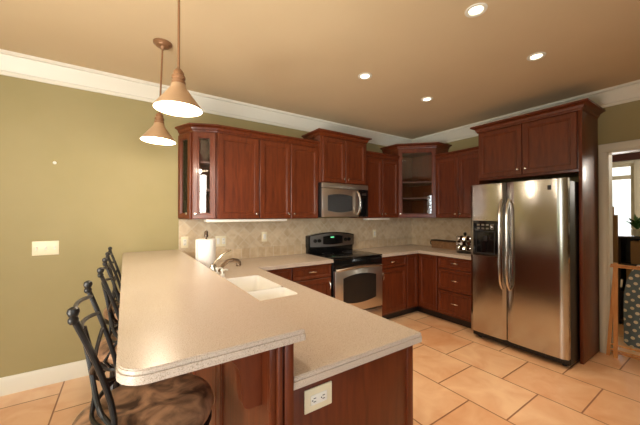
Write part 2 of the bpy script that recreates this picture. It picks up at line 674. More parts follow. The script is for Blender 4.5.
# tile backsplash, diagonal field with a straight row and a thin liner above the counter
struct(MB().box(-3.66, 0, -.008, 0, 1.036, 1.376).done('trim_3', M_bs))
struct(MB().box(-3.66, 0, -.009, 0, .90, 1.024).done('trim_4', M_bb))
struct(MB().box(-3.66, 0, -.014, 0, 1.024, 1.036, .003).done('trim_5', M_bb))
struct(MB().box(-.008, 0, -1.46, -.008, 1.036, 1.376).done('trim_6', M_bsr))
struct(MB().box(-.009, 0, -1.46, -.009, .90, 1.024).done('trim_7', M_bbr))
struct(MB().box(-.014, 0, -1.46, -.014, 1.024, 1.036, .003).done('trim_8', M_bbr))

# planting outside the windows
m = MB()
for i in range(16):
    a = i * .45
    m.lathe([(0.05, 0), (.5 + .1 * sin(i * 2.1), .3), (.55, .9), (.4, 1.5 + .2 * sin(i * 1.7)), (.05, 1.75 + .25 * sin(i * 1.7))], 10, (-7.6 + .2 * sin(i), -6.4 + a, -.1))
hd = m.done('hedge', M_hedge)
tag(hd, 'green garden hedge outside the windows', 'hedge')
hd['kind'] = 'stuff'
struct(MB().box(-14, XL - T - .02, -14, 4, -.3, -.1).done('ground', M_hedge))
struct(MB().box(XL - T, 14, -14, YF - T - .02, -.3, -.1).done('ground_2', M_hedge))

# ------------------------------------------------------------------ cabinet parts
RX90 = radians(-90)


def rect_ring(w, h, ins, y):
    return [(ins, y, ins), (w - ins, y, ins), (w - ins, y, h - ins), (ins, y, h - ins)]


def door_part(name, parent, x, z, w, h, yf, frame=.055, glass=False, m=None, rot=None, loc=None):
    """framed door whose back lies on yf; recessed centre panel with a stepped moulding"""
    t = .02
    prof = [(0, 0), (0, -t + .004), (.004, -t), (frame - .008, -t), (frame - .004, -t + .004), (frame + .004, -t + .004), (frame + .008, -t + .013)]
    if glass:
        prof += [(frame + .008, 0)]
    rings = [rect_ring(w, h, i, y) for i, y in prof]
    mb = MB()
    if glass:
        mb.loft(rings + [rings[0]], False, False)
    else:
        mb.loft(rings, True, True)
    o = mb.done(name, m or M_cherry, parent, smooth=.35, loc=loc or (x, yf, z), rot=rot)
    if glass:
        g = frame + .006
        p = MB().box(g, w - g, -t + .014, -t + .017, g, h - g).done('glass_pane', M_glass, o)
        p['label'] = 'clear glass pane'
    return o


def knob(parent, x, z, t=.02):
    o = MB().lathe([(.004, 0), (.005, -.012), (.011, -.017), (.0135, -.023), (.011, -.029), (.004, -.031)], 14, axis='y').done(
        'knob', M_nickel, parent, loc=(x, -t, z))
    return o


def pull(parent, x, z, L=.1, vert=False, t=.02):
    pts = []
    for i in range(11):
        s = -1 + 2 * i / 10
        d = .026 * (1 - s ** 4)
        pts.append((0, -d, s * L / 2) if vert else (s * L / 2, -d, .006 * (1 - s * s)))
    rr = [.006 - .002 * abs(0 - abs(-1 + 2 * i / 10)) + .001 for i in range(11)]
    return MB().tube(pts, rr, 8).done('handle', M_nickel, parent, loc=(x, -t, z))


def cornice(parent, path, z, m=None, p=.05, hgt=.055):
    prof = [(-.01, z - .012), (.004, z - .012), (.006, z), (.014, z + .006), (.02, z + hgt * .45), (p * .75, z + hgt * .7), (p, z + hgt * .75), (p, z + hgt), (-.01, z + hgt)]
    return MB().sweep(path, prof).done('cornice', m or M_cherry, parent, smooth=.5)


def wall_cabinet(label, loc, rz, w, d, z0, z1, doors, sides=(False, False), p=.05, hgt=.055):
    """doors: list of (x0, x1, knob x side)"""
    r = thing('wall_cabinet', label, 'cabinet', loc, rz, 'wall cabinets')
    c = MB().box(0, w, -d, 0, z0, z1, .002)
    # under-cabinet rail
    c.done('carcass', M_cherry, r)
    for x0, x1, k in doors:
        dd = door_part('door', r, x0, z0 + .006, x1 - x0, z1 - z0 - .03, -d - .001)
        knob(dd, (x1 - x0 - .032) if k > 0 else .032, .05)
    path = [(0, -d), (w, -d)]
    if sides[0]:
        path.insert(0, (0, -.002))
    if sides[1]:
        path.append((w, -.002))
    cornice(r, path, z1, p=p, hgt=hgt)
    return r


ZB = 1.378
# run over the sink side
wall_cabinet('tall cherry wall cabinet with a single solid door beside the small glass-door cabinet', (-3.355, 0, 0), 0, .443, .312, ZB, 2.262,
             [(.006, .437, 1)])
wall_cabinet('cherry wall cabinet with two solid doors just before the microwave', (-2.912, 0, 0), 0, .765, .312, ZB, 2.262,
             [(.006, .380, 1), (.386, .759, -1)])
wall_cabinet('raised cherry wall cabinet with short doors above the microwave', (-2.147, 0, 0), 0, .765, .365, 1.822, 2.405,
             [(.03, .380, 1), (.386, .735, -1)], (True, True))
wall_cabinet('cherry wall cabinet with two doors between microwave and glass corner cabinet', (-1.382, 0, 0), 0, .682, .312, ZB, 2.245,
             [(.006, .338, 1), (.344, .676, -1)])
wall_cabinet('cherry wall cabinet with two doors between glass corner cabinet and fridge', (0, -.70, 0), RX90, .70, .312, ZB, 2.245,
             [(.006, .347, 1), (.353, .694, -1)])


def glass_cabinet(label, poly, faces, z0, z1, shelves, crown_path, knobs, p=.05, group='wall cabinets'):
    """poly: counter-clockwise footprint; faces: list of (P, Q) door edges seen from the front, running left to right"""
    r = thing('glass_door_cabinet', label, 'cabinet', (poly[0][0], poly[0][1], 0), 0, group)
    ox, oy = poly[0]
    L = [(x - ox, y - oy) for x, y in poly]
    c = MB()
    c.prism(L, z0, z0 + .02)
    c.prism(L, z1 - .03, z1)
    n = len(L)
    fset = [((a[0] - ox, a[1] - oy), (b[0] - ox, b[1] - oy)) for a, b in faces]
    inn = offset_poly(L, .016)
    near = lambda a, b: abs(a[0] - b[0]) + abs(a[1] - b[1]) < 1e-4
    for i in range(n):
        a, b = L[i], L[(i + 1) % n]
        if any((near(a, f0) and near(b, f1)) or (near(a, f1) and near(b, f0)) for f0, f1 in fset):
            continue
        c.prism([a, b, inn[(i + 1) % n], inn[i]], z0 + .02, z1 - .03)
    # stiles at each door edge
    for f0, f1 in fset:
        f0, f1 = Vector(f0), Vector(f1)
        t = (f1 - f0).normalized()
        nn = Vector((-t.y, t.x))
        for q, s in ((f0, 1), (f1, -1)):
            a = q
            b = q + t * s * .03
            pl = [a, b, b + nn * .018, a + nn * .018]
            c.prism([(v.x, v.y) for v in pl], z0 + .02, z1 - .03)
    c.done('carcass', M_cherry, r, smooth=.3)
    sh = offset_poly(L, .02)
    for z in shelves:
        MB().prism(sh, z, z + .018).done('shelf', M_cherryin, r, smooth=.3)
    for (f0, f1), k in zip(fset, knobs):
        f0, f1 = Vector(f0), Vector(f1)
        t = (f1 - f0)
        Ln = t.length
        t.normalize()
        out = Vector((t.y, -t.x))
        q = f0 + t * .008 + out * .001
        d = door_part('door', r, 0, 0, Ln - .016, z1 - z0 - .03, 0, frame=.05, glass=True,
                      loc=(q.x, q.y, z0 + .006), rot=(0, 0, math.atan2(t.y, t.x)))
        knob(d, (Ln - .016 - .028) if k > 0 else .028, .05)
    cornice(r, [(a - ox, b - oy) for a, b in crown_path], z1, p=p)
    return r


A0, A1, A2 = (-3.655, -.004), (-3.568, -.225), (-3.357, -.312)
glass_cabinet('narrow angled end cabinet with two glass doors beside the olive wall',
              [A0, A1, A2, (-3.357, -.004)], [(A0, A1), (A1, A2)], ZB, 2.262, [1.66, 1.94], [A0, A1, A2, (-3.345, -.312)], [1, -1])
B1, B2 = (-.698, -.312), (-.312, -.698)
glass_cabinet('diagonal corner cabinet with one dark glass door and raised top',
              [(-.698, -.004), B1, B2, (-.004, -.698), (-.004, -.004)], [(B1, B2)], ZB, 2.425, [1.66, 1.90],
              [(-.698, -.004), B1, B2, (-.004, -.698)], [-1], p=.06)

# cabinet over the refrigerator with its tall side panel
r = thing('refrigerator_cabinet', 'deep cherry cabinet with two doors and a tall side panel around the refrigerator', 'cabinet', (0, -1.405, 0), RX90, 'wall cabinets')
MB().box(0, .965, -.48, 0, 1.84, 2.44, .002).done('carcass', M_cherry, r)
MB().box(.965, .992, -.50, 0, .0, 2.44, .002).done('side_panel', M_cherry, r)
MB().box(0, .018, -.50, 0, .916, 1.84, .002).done('side_panel', M_cherry, r)
for x0, x1, k in ((.012, .48, 1), (.486, .953, -1)):
    dd = door_part('door', r, x0, 1.865, x1 - x0, .555, -.481)
    knob(dd, (x1 - x0 - .035) if k > 0 else .035, .06)
cornice(r, [(0, -.002), (0, -.50), (.992, -.50), (.992, -.002)], 2.44, p=.06, hgt=.065)


def base_cabinet(label, loc, rz, w, d, fronts, z1=.876, shell=False):
    """fronts: (kind, x0, x1, z0, z1, handle) ; kind door / drawer"""
    r = thing('base_cabinet', label, 'cabinet', loc, rz, 'base cabinets')
    c = MB()
    c.box(0, w, -d, -.012, .1, z1, .002)
    c.done('carcass', M_cherry, r)
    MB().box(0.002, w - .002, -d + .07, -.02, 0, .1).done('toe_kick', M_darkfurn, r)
    for kind, x0, x1, a, b, hd in fronts:
        o = door_part(kind, r, x0, a, x1 - x0, b - a, -d - .001, frame=.055 if kind == 'door' else .03)
        W_, H_ = x1 - x0, b - a
        if hd == 'h':
            pull(o, W_ / 2, H_ / 2)
        elif hd == 'vr':
            pull(o, W_ - .03, H_ - .09, vert=True)
        elif hd == 'vl':
            pull(o, .03, H_ - .09, vert=True)
    return r


base_cabinet('narrow cherry base cabinet in the inner corner beside the sink counter', (-3.05, 0, 0), 0, .388, .59,
             [('drawer', .04, .382, .72, .866, None), ('door', .04, .382, .125, .71, None)])
base_cabinet('cherry base cabinet with drawer and door on the sink side of the range', (-2.66, 0, 0), 0, .508, .59,
             [('drawer', .006, .502, .72, .866, 'h'), ('door', .006, .502, .125, .71, 'vr')])
base_cabinet('cherry base cabinet with drawer and door on the corner side of the range', (-1.374, 0, 0), 0, .514, .59,
             [('drawer', .006, .508, .72, .866, 'h'), ('door', .006, .508, .125, .71, 'vl')])
# corner unit with two door leaves meeting in the inner angle
r = thing('base_cabinet', 'cherry corner base cabinet with two plain door leaves meeting at a right angle', 'cabinet', (0, 0, 0), 0, 'base cabinets')
MB().prism([(-.858, -.012), (-.858, -.59), (-.59, -.59), (-.59, -.91), (-.012, -.91), (-.012, -.012)], .1, .876).done('carcass', M_cherry, r, smooth=.3)
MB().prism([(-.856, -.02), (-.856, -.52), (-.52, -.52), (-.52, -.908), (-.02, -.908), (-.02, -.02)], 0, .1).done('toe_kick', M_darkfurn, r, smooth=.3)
door_part('door', r, -.852, .125, .24, .741, -.591)
door_part('door', r, 0, 0, .29, .741, 0, loc=(-.591, -.614, .125), rot=(0, 0, RX90))
base_cabinet('cherry base cabinet with three stacked drawers beside the refrigerator', (0, -.912, 0), RX90, .49, .59,
             [('drawer', .012, .48, .72, .866, 'h'), ('drawer', .012, .48, .435, .705, 'h'), ('drawer', .012, .48, .13, .42, 'h')])

# peninsula cabinet: a hollow body under the sink, its end panel towards the camera
PX0, PX1, PY = -3.684, -3.086, -2.478
r = thing('peninsula_cabinet', 'cherry peninsula base cabinet with plain end panel carrying an outlet', 'cabinet', (PX0, PY, 0), 0, 'base cabinets')
pw, pl = PX1 - PX0, -.62 - PY
m = MB()
m.box(0, pw, 0, .02, .0, .876, .002)
m.box(0, .018, .02, pl, .1, .876)
m.box(pw - .02, pw, .02, pl, .1, .876)
m.box(.018, pw - .02, .02, pl, .1, .118)
m.done('carcass', M_cherry, r)
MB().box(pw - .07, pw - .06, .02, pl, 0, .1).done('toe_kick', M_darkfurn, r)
m = MB()
m.box(pw - .035, pw + .004, -.008, .03, 0, .876, .006)
m.done('corner_post', M_cherry, r)
yy = .04
for k in range(4):
    wd = .44
    if yy + wd > pl:
        break
    d = door_part('door', r, 0, 0, wd, .741, 0, loc=(pw + .001, yy, .125), rot=(0, 0, radians(90)))
    knob(d, .035 if k % 2 else wd - .035, .69)
    yy += wd + .006

# knee wall carrying the bar, panelled on the stool side, with carved corbels
KX0, KX1, KY = -3.737, -3.687, -2.502
r = thing('knee_wall', 'cherry panelled half wall carrying the raised bar above the stools', 'half wall', (KX0, KY, 0))
kw, kl = KX1 - KX0, -.004 - KY
MB().box(0, kw, 0, kl, 0, 1.03, .002).done('core', M_cherry, r)
m = MB()      # end post with two grooves
m.box(-.003, .013, -.014, 0, 0, 1.03, .003)
m.box(.021, kw + .002, -.014, 0, 0, 1.03, .003)
m.done('end_post', M_cherry, r)
n = 4
for i in range(n):
    wd = kl / n - .012
    door_part('panel', r, 0, 0, wd, .90, 0, frame=.07, loc=(-.001, .006 + i * kl / n + wd, .11), rot=(0, 0, RX90))
MB().box(-.022, -.001, 0.0, kl, 0, .1, .004).done('plinth', M_cherry, r)
MB().box(-.023, -.002, .0, .02, .83, 1.03, .002).done('cleat', M_cherry, r)


def corbel_profile():
    # (out, z) from the wall, under the bar
    P = [(0, 0), (.20, 0), (.20, -.018), (.15, -.022)]
    for i in range(1, 9):      # concave sweep down to the shank
        a = pi / 2 * i / 8
        P.append((.15 - .082 * sin(a), -.022 - .085 * (1 - cos(a))))
    P += [(.064, -.165)]
    for i in range(0, 7):
        a = pi / 2 * i / 6
        P.append((.036 + .026 * cos(a), -.180 - .026 * sin(a)))
    P += [(0, -.206)]
    return P


for cy in (.085, 1.02, 1.98):
    MB().prism(corbel_profile(), -.022, .022, f=lambda a, b, c: (-a, c, b)).done('corbel', M_cherry, r, smooth=.5, loc=(-.022, cy, 1.028))


# ------------------------------------------------------------------ counters
def slab(name, label, poly, z0, z1, holes=(), cat='worktop'):
    m = MB()
    h = z1 - z0
    hs = holes
    m.prism(poly, z0, z0 + h * .60, hs)
    m.prism(offset_poly(poly, .005), z0 + h * .60, z0 + h * .68, hs)
    p2 = offset_poly(poly, .003)
    m.prism(p2, z0 + h * .68, z1 - .003, hs)
    m.prism(offset_poly(poly, .006), z1 - .003, z1, hs)
    o = m.done(name, M_counter, smooth=.5)
    return tag(o, label, cat)


slab('bar_counter', 'long raised beige speckled bar counter above the stools',
     round_poly([(-4.138, -2.532, .07), (-3.649, -2.532, .008), (-3.649, -.004, 0), (-4.138, -.004, 0)]), 1.033, 1.067)
SINK = (-3.575, -3.185, -1.683, -.967)
sink_hole = list(reversed(round_poly([(SINK[0], SINK[2], .04), (SINK[1], SINK[2], .04), (SINK[1], SINK[3], .04), (SINK[0], SINK[3], .04)])))
slab('peninsula_worktop', 'L-shaped beige speckled worktop holding the white sink',
     round_poly([(-3.684, -2.512, 0), (-3.053, -2.512, .008), (-3.053, -.645, 0), (-2.146, -.645, .006), (-2.146, -.01, 0), (-3.684, -.01, 0)]), .877, .915, [sink_hole])
slab('corner_worktop', 'L-shaped beige speckled worktop in the corner between range and refrigerator',
     round_poly([(-1.378, -.645, .006), (-.645, -.645, 0), (-.645, -1.402, 0), (-.01, -1.402, 0), (-.01, -.01, 0), (-1.378, -.01, 0)]), .877, .915)

# sink with two bowls
r = thing('sink', 'white double-bowl sink set into the peninsula worktop', 'sink', (SINK[0], SINK[2], .72))
sw, sl = SINK[1] - SINK[0], SINK[3] - SINK[2]
dv = -1.45 - SINK[2]


def bowl(x0, x1, y0, y1, zb, zt):
    t = .008
    m = MB()
    out = lambda i, z: [(p[0], p[1], z) for p in round_poly([(x0 + i, y0 + i, .045), (x1 - i, y0 + i, .045), (x1 - i, y1 - i, .045), (x0 + i, y1 - i, .045)], 5)]
    m.loft([out(0, zt), out(0, zb + .02), out(.015, zb), out(.03, zb + .006), out(.022, zb + .03), out(t, zt - .01), out(t - .003, zt)] , True, True)
    # the cap between first and last ring is the rim
    return m


def bowl2(x0, x1, y0, y1, zb, zt):
    m = MB()
    rr = lambda i, z: [(p[0], p[1], z) for p in round_poly([(x0 + i, y0 + i, .04), (x1 - i, y0 + i, .04), (x1 - i, y1 - i, .04), (x0 + i, y1 - i, .04)], 5)]
    m.loft([rr(.012, zb), rr(.001, zb + .02), rr(.001, zt), rr(.008, zt), rr(.012, zb + .03), rr(.03, zb + .008)], True, True)
    return m


bowl2(0, sw, dv + .002, sl, .0, .194).done('bowl', M_sink, r, smooth=.7)
bowl2(0, sw, 0, dv - .002, .03, .194).done('bowl', M_sink, r, smooth=.7)
for yy, zz in ((dv / 2 + sl / 2, .008), (dv / 2, .038)):
    MB().lathe([(.035, 0), (.035, .003), (.02, .004), (.018, .001)], 20, (sw / 2, yy, zz)).done('drain', M_chrome, r)

# faucet behind the sink
fx, fy = -3.622, -1.26
r = thing('faucet', 'bronze and nickel single-lever kitchen faucet behind the sink', 'faucet', (fx, fy, .915))
MB().lathe([(.03, 0), (.03, .008), (.024, .014), (.022, .06), (.024, .10), (.026, .12), (.024, .15), (.016, .172), (.005, .178)], 20).done('body', M_nickel, r)
sp = [(0.0, 0, .085), (.035, .012, .115), (.07, .03, .148), (.115, .058, .172), (.16, .085, .174), (.195, .102, .163), (.215, .112, .145)]
M_pewter = mat('warm_pewter', rgb(158, 138, 118), .25, .9)
MB().tube(sp, [.016, .0155, .015, .015, .016, .018, .018], 12).done('spout', M_pewter, r)
MB().lathe([(.016, -.008), (.019, 0), (.019, .012), (.014, .02)], 14, (.212, .11, .13)).done('spray_head', M_pewter, r)
lv = [(0, 0, .165), (.02, 0.0, .19), (.055, .004, .222), (.095, .01, .246), (.125, .014, .256)]
MB().tube(lv, [.009, .009, .009, .008, .0065], 10).done('lever', M_nickel, r)
MB().lathe([(.016, 0), (.016, .006), (.013, .06), (.016, .075), (.010, .11), (.006, .118)], 14, (-.004, .075, 0)).done('side_sprayer', M_bronze, r)


# soap bottles
def soap(label, x, y, hb, mb, dark):
    r = thing('soap_dispenser', label, 'soap dispenser', (x, y, .915), 0, 'soap dispensers by the sink')
    MB().lathe([(.024, 0), (.028, .006), (.028, hb * .7), (.022, hb * .86), (.012, hb)], 18).done('bottle', mb, r)
    MB().lathe([(.0285, hb * .15), (.0288, hb * .16), (.0288, hb * .6), (.0285, hb * .61)], 18, cap0=False, cap1=False).done('bottle_label', dark, r)
    m = MB().lathe([(.013, hb), (.013, hb + .016), (.005, hb + .018), (.005, hb + .034), (.011, hb + .035), (.011, hb + .044), (.004, hb + .046)], 14)
    m.tube([(0, 0, hb + .04), (.02, .008, hb + .041), (.036, .014, hb + .034)], .0045, 8)
    m.done('pump', M_white, r)
    return r


soap('white soap bottle with a dark brown label and white pump beside the sink', -3.625, -1.50, .13, M_white, M_amber)
soap('plain white soap bottle with cream label and white pump next to the faucet', -3.63, -1.40, .125, M_white, M_cream)

# paper towels
tx, ty = -3.556, -.76
r = thing('paper_towel_holder', 'bronze upright paper towel holder with a round finial', 'paper towel holder', (tx, ty, .915))
MB().lathe([(.075, 0), (.078, .004), (.075, .011), (.02, .014)], 28).done('base', M_bronze, r)
MB().lathe([(.007, .012), (.007, .318), (.015, .322), (.017, .336), (.013, .348), (.016, .357), (.010, .372), (.003, .376)], 16).done('rod', M_bronze, r)
m = MB()
m.loft([[(rr * cos(a), rr * sin(a), z) for a in [2 * pi * i / 40 for i in range(40)]] for rr, z in
        ((.020, 0), (.074, 0), (.075, .003), (.075, .287), (.074, .29), (.020, .29), (.020, 0))], False, False)
m.box(-.079, -.0745, -.035, .025, .02, .289)
o = m.done('paper_towel_roll', M_paper, loc=(tx, ty, .929))
tag(o, 'white paper towel roll standing on its bronze holder', 'paper towels')

# ------------------------------------------------------------------ range
r = thing('range', 'stainless and black electric range between the base cabinets', 'stove', (-2.143, 0, 0))
rw = .762
MB().box(.002, rw - .002, -.62, -.03, .09, .905, .003).done('body', M_blackm, r)
MB().box(.02, rw - .02, -.58, -.05, 0, .09).done('plinth', M_blackm, r)
MB().box(0, rw, -.655, -.075, .905, .921, .005).done('cooktop', M_black, r)
M_ring = mat('burner_ring', rgb(60, 60, 62), 0.3)
for bx, by, br in ((.2, -.5, .10), (.56, -.5, .085), (.2, -.24, .075), (.56, -.24, .10)):
    MB().loft([[(bx + q * cos(a), by + q * sin(a), z) for a in [2 * pi * i / 36 for i in range(36)]] for q, z in
               ((br - .003, .921), (br - .003, .9216), (br, .9216), (br, .921))], False, False).done('burner', M_ring, r)
# backguard: black riser with an arched steel fascia
MB().box(.004, rw - .004, -.075, -.012, .905, 1.03, .004).done('backguard', M_black, r)


def arch_poly(x0, x1, z0, z1, rise, n=14, sag=0.0):
    P = []
    for i in range(n + 1):
        s = i / n
        P.append((x0 + (x1 - x0) * s, z0 - sag * (1 - (2 * s - 1) ** 2)))
    for i in range(n + 1):
        s = 1 - i / n
        P.append((x0 + (x1 - x0) * s, z1 + rise * (1 - (2 * s - 1) ** 2)))
    return P


FXZ = lambda a, b, c: (a, c, b)
MB().prism(arch_poly(.0, rw, .995, 1.145, .04, sag=.012), -.09, -.014, f=FXZ).done('backguard_cap', M_black, r)
M_steeld = mat('dark_steel', (.30, .28, .26, 1), .3, 1.0)
MB().prism(arch_poly(.024, rw - .02, 1.003, 1.137, .036, sag=.012), -.096, -.09, f=FXZ).done('control_panel', M_steeld, r)
MB().prism(arch_poly(.225, .555, 1.03, 1.13, .012, sag=.01), -.099, -.096, f=FXZ).done('display', M_black, r)
MB().box(.345, .405, -.1005, -.099, 1.112, 1.124).done('clock_digits', M_green_led, r)
for kx in (.095, .16, .60, .665):
    MB().lathe([(.024, -.096), (.023, -.112), (.018, -.122), (.015, -.123)], 18, (kx, 0, 1.078), 'y').done('knob', M_black, r)
# oven door with arched window
MB().box(.006, rw - .006, -.66, -.62, .27, .775, .006).done('oven_door', M_steels, r)
od = r.children[-1]
MB().box(.006, rw - .006, -.652, -.62, .78, .90, .004).done('control_band', M_black, r)
win = arch_poly(.13, .635, .41, .675, .035, sag=.03)
MB().prism(win, -.663, -.659, f=FXZ).done('oven_window', M_darkglass, r)
m = MB()
ow = arch_poly(.122, .643, .402, .683, .036, sag=.031)
m.prism(ow, -.6625, -.6585, holes=[list(reversed(win))], f=FXZ)
m.done('window_trim', M_blackm, r)
hp = []
for i in range(17):
    s = -1 + 2 * i / 16
    hp.append((rw / 2 + s * .365, -.665 - .045 * (1 - s ** 6), .785 + .028 * (1 - s * s)))
MB().tube(hp, .015, 10).done('door_handle', M_steelh, r)
MB().box(.006, rw - .006, -.655, -.62, .10, .255, .006).done('storage_drawer', M_steels, r)

# ------------------------------------------------------------------ microwave
r = thing('microwave', 'stainless over-the-range microwave with a dark arched window', 'microwave', (-2.145, 0, 0))
MB().box(.0, .760, -.38, -.002, 1.392, 1.818, .003).done('body', M_blackm, r)
MB().box(.004, .756, -.40, -.38, 1.755, 1.816, .004).done('vent_grille', M_steels, r)
md = MB().box(.004, .585, -.405, -.38, 1.396, 1.75, .006).done('door', M_steels, r)
win = arch_poly(.085, .475, 1.475, 1.66, .022, sag=.022)
MB().prism(win, -.4075, -.4045, f=FXZ).done('window', M_darkglass, md)
MB().box(.59, .756, -.40, -.38, 1.396, 1.75, .005).done('control_panel', M_black, r)
MB().box(.645, .72, -.4015, -.40, 1.68, 1.71).done('display', M_steeld, r)
hp = [(.562 + .0 * 0, -.408, 1.43)]
hp = []
for i in range(15):
    s = -1 + 2 * i / 14
    hp.append((.560 + .012 * (1 - s * s), -.408 - .04 * (1 - s ** 4), 1.573 + s * .148))
MB().tube(hp, .013, 10).done('handle', M_steelh, md)

# under-cabinet light fittings
for i, (x0, x1, lb) in enumerate(((-3.455, -2.565, 'long slim white light fitting under the cabinet over the sink counter'),
                                  (-1.30, -.86, 'short slim white light fitting under the cabinet beside the microwave'))):
    r = thing('under_cabinet_light', lb, 'light fitting', (x0, -.20, 1.376), 0, 'under-cabinet light fittings')
    w = x1 - x0
    MB().box(0, w, -.10, 0, -.026, -.001, .004).done('housing', M_white, r)
    MB().box(.02, w - .02, -.088, -.012, -.030, -.0265, .002).done('diffuser', M_cream, r)

# ------------------------------------------------------------------ refrigerator
r = thing('refrigerator', 'stainless side-by-side refrigerator with dispenser in the freezer door', 'refrigerator', (0, -1.452, 0), RX90)
fw_ = .91
MB().box(.004, fw_ - .004, -.70, -.03, .03, 1.74, .004).done('body', M_blackm, r)
m = MB().box(.01, fw_ - .01, -.72, -.69, .03, .088, .003)
for i in range(22):
    m.box(.03 + i * .039, .055 + i * .039, -.723, -.719, .045, .072)
m.done('toe_grille', M_blackm, r)
for fx_ in (.06, fw_ - .06):
    MB().lathe([(.02, 0), (.022, .012), (.014, .032)], 12, (fx_, -.66, 0)).done('foot', M_blackm, r)
    MB().lathe([(.02, 0), (.022, .012), (.014, .032)], 12, (fx_, -.08, 0)).done('foot', M_blackm, r)
SPL = .388


def fridge_door(x0, x1):
    m = MB()
    n = 12
    P = [(x0, -.705), (x1, -.705)]
    # gently crowned front
    for i in range(n + 1):
        s = 1 - i / n
        e = min(s, 1 - s) * (x1 - x0)
        rr = .018
        dy = rr - math.sqrt(max(0, rr * rr - max(0, rr - e) ** 2)) if e < rr else 0
        P.append((x0 + (x1 - x0) * s, -.768 + dy - .006 * (1 - (2 * s - 1) ** 2)))
    P = [P[1], P[0]] + list(reversed(P[2:]))
    m.prism(P, .092, 1.763)
    return m


fd = fridge_door(.004, SPL - .004).done('freezer_door', M_steel, r, smooth=.5)
rd = fridge_door(SPL + .004, fw_ - .004).done('fridge_door', M_steel, r, smooth=.5)
# water and ice dispenser
MB().box(.045, .315, -.779, -.77, .965, 1.355, .006).done('dispenser', M_black, fd)
m = MB()
for i in range(4):
    m.box(.09 + i * .05, .12 + i * .05, -.7805, -.779, 1.30, 1.318)
    m.box(.09 + i * .05, .12 + i * .05, -.7805, -.779, 1.262, 1.278)
m.done('dispenser_buttons', M_steeld, fd)
m = MB()
for a in ((.075, .085, 1.0, 1.23), (.275, .285, 1.0, 1.23), (.075, .285, 1.23, 1.24), (.075, .285, .985, 1.0)):
    m.box(a[0], a[1], -.785, -.779, a[2], a[3], .002)
m.box(.165, .205, -.79, -.779, 1.13, 1.19, .006)
m.done('dispenser_frame', M_blackm, fd)
for par, hx in ((fd, SPL - .034), (rd, SPL + .036)):
    hp = []
    for i in range(19):
        s = -1 + 2 * i / 18
        hp.append((hx, -.774 - .062 * (1 - s ** 8) - .004 * (1 - s * s), 1.11 + s * .475))
    MB().tube(hp, .0125, 10).done('handle', M_steelh, par)
MB().box(.758, .788, -.7755, -.768, 1.66, 1.705, .002).done('badge', M_blackm, rd)

# ------------------------------------------------------------------ pendant lamps
def pendant(label, loc):
    r = thing('pendant_lamp', label, 'pendant lamp', loc, 0, 'pendant lamps over the bar')
    # local z = 0 at the rim of the shade
    MB().lathe([(.004, .73), (.03, .722), (.055, .715), (.063, .707), (.064, .70)][::-1] if False else [(.064, 0), (.063, .010), (.05, .018), (.045, .026), (.02, .03), (.012, .05)][::1], 28, (0, 0, 0)).done(
        'canopy', M_rod, r, rot=(pi, 0, 0), loc=(0, 0, H - loc[2]))
    MB().lathe([(.0065, .20), (.0065, H - loc[2] - .04)], 10).done('rod', M_rod, r)
    MB().lathe([(.026, .128), (.034, .132), (.034, .142), (.028, .146), (.028, .156), (.033, .160), (.033, .170), (.026, .175), (.026, .192), (.018, .204), (.010, .212)], 24).done('socket_cap', M_rod, r)
    sh = MB().lathe([(.115, 0), (.117, .004), (.112, .012), (.070, .068), (.038, .112), (.034, .13), (.028, .13)], 40, cap0=False, cap1=False).done('lamp_shade', M_copper, r)
    MB().lathe([(.1138, .001), (.109, .011), (.067, .066), (.035, .109), (.012, .11)], 40, cap0=False, cap1=True).done('shade_lining', M_shadein, sh)
    MB().lathe([(.012, .112), (.014, .095), (.022, .08), (.032, .06), (.036, .043), (.032, .024), (.018, .011), (.004, .007)], 20).done('bulb', M_bulb, r)
    return r


def lamp_light(root, dz):
    d = bpy.data.lights.new('pendant_glow', 'POINT')
    d.energy, d.color, d.shadow_soft_size = PENDANT_W, (1.0, .84, .66), .03
    o = bpy.data.objects.new('pendant_glow', d)
    COL.objects.link(o)
    o.parent = root
    o.location = (0, 0, dz)


p1 = pendant('copper cone pendant lamp over the bar, its canopy out of view', (-3.894, -1.66, 1.965))
p2 = dup(p1, 'copper cone pendant lamp hanging nearest the cabinets with round ceiling canopy', location=(-3.894, -.868, 1.965))
p2['label'] = 'smaller-looking copper cone pendant lamp whose round ceiling canopy shows'
p1['label'] = 'larger-looking copper cone pendant lamp whose rod runs out of the picture'
for p in (p1, p2):
    lamp_light(p, -.012)
# the second lamp hangs a little out of plumb
p2.location.x, p2.rotation_euler.y = -3.918, .034
for ch in p2.children:
    if ch.name.startswith('canopy'):
        ch.rotation_euler = (pi, -.034, 0)

# ------------------------------------------------------------------ recessed ceiling lights
def downlight(label, x, y):
    r = thing('recessed_ceiling_light', label, 'ceiling light', (x, y, H), 0, 'recessed ceiling lights')
    MB().loft([[(q * cos(a), q * sin(a), z) for a in [2 * pi * i / 36 for i in range(36)]] for q, z in
               ((.064, -.0005), (.062, -.006), (.046, -.007), (.040, -.002), (.040, -.0005))], False, False).done('trim_ring', M_trim, r)
    MB().lathe([(.040, -.0015), (.025, -.004), (.004, -.005)], 28).done('lens', M_lens, r)
    d = bpy.data.lights.new('downlight', 'SPOT')
    d.energy, d.color, d.shadow_soft_size = RECESSED_W, LAMP, .05
    d.spot_size, d.spot_blend = radians(100), .8
    o = bpy.data.objects.new('downlight', d)
    COL.objects.link(o)
    o.parent = r
    o.location = (0, 0, -.012)
    return r


for lb, x, y in (('large recessed ceiling light at the top edge of the picture', -2.307, -2.351),
                 ('recessed ceiling light in front of the refrigerator cabinet', -1.372, -2.338),
                 ('recessed ceiling light above the microwave side of the kitchen floor', -2.29, -1.321),
                 ('smallest recessed ceiling light, closest to the glass corner cabinet', -1.356, -1.304)):
    downlight(lb, x, y)


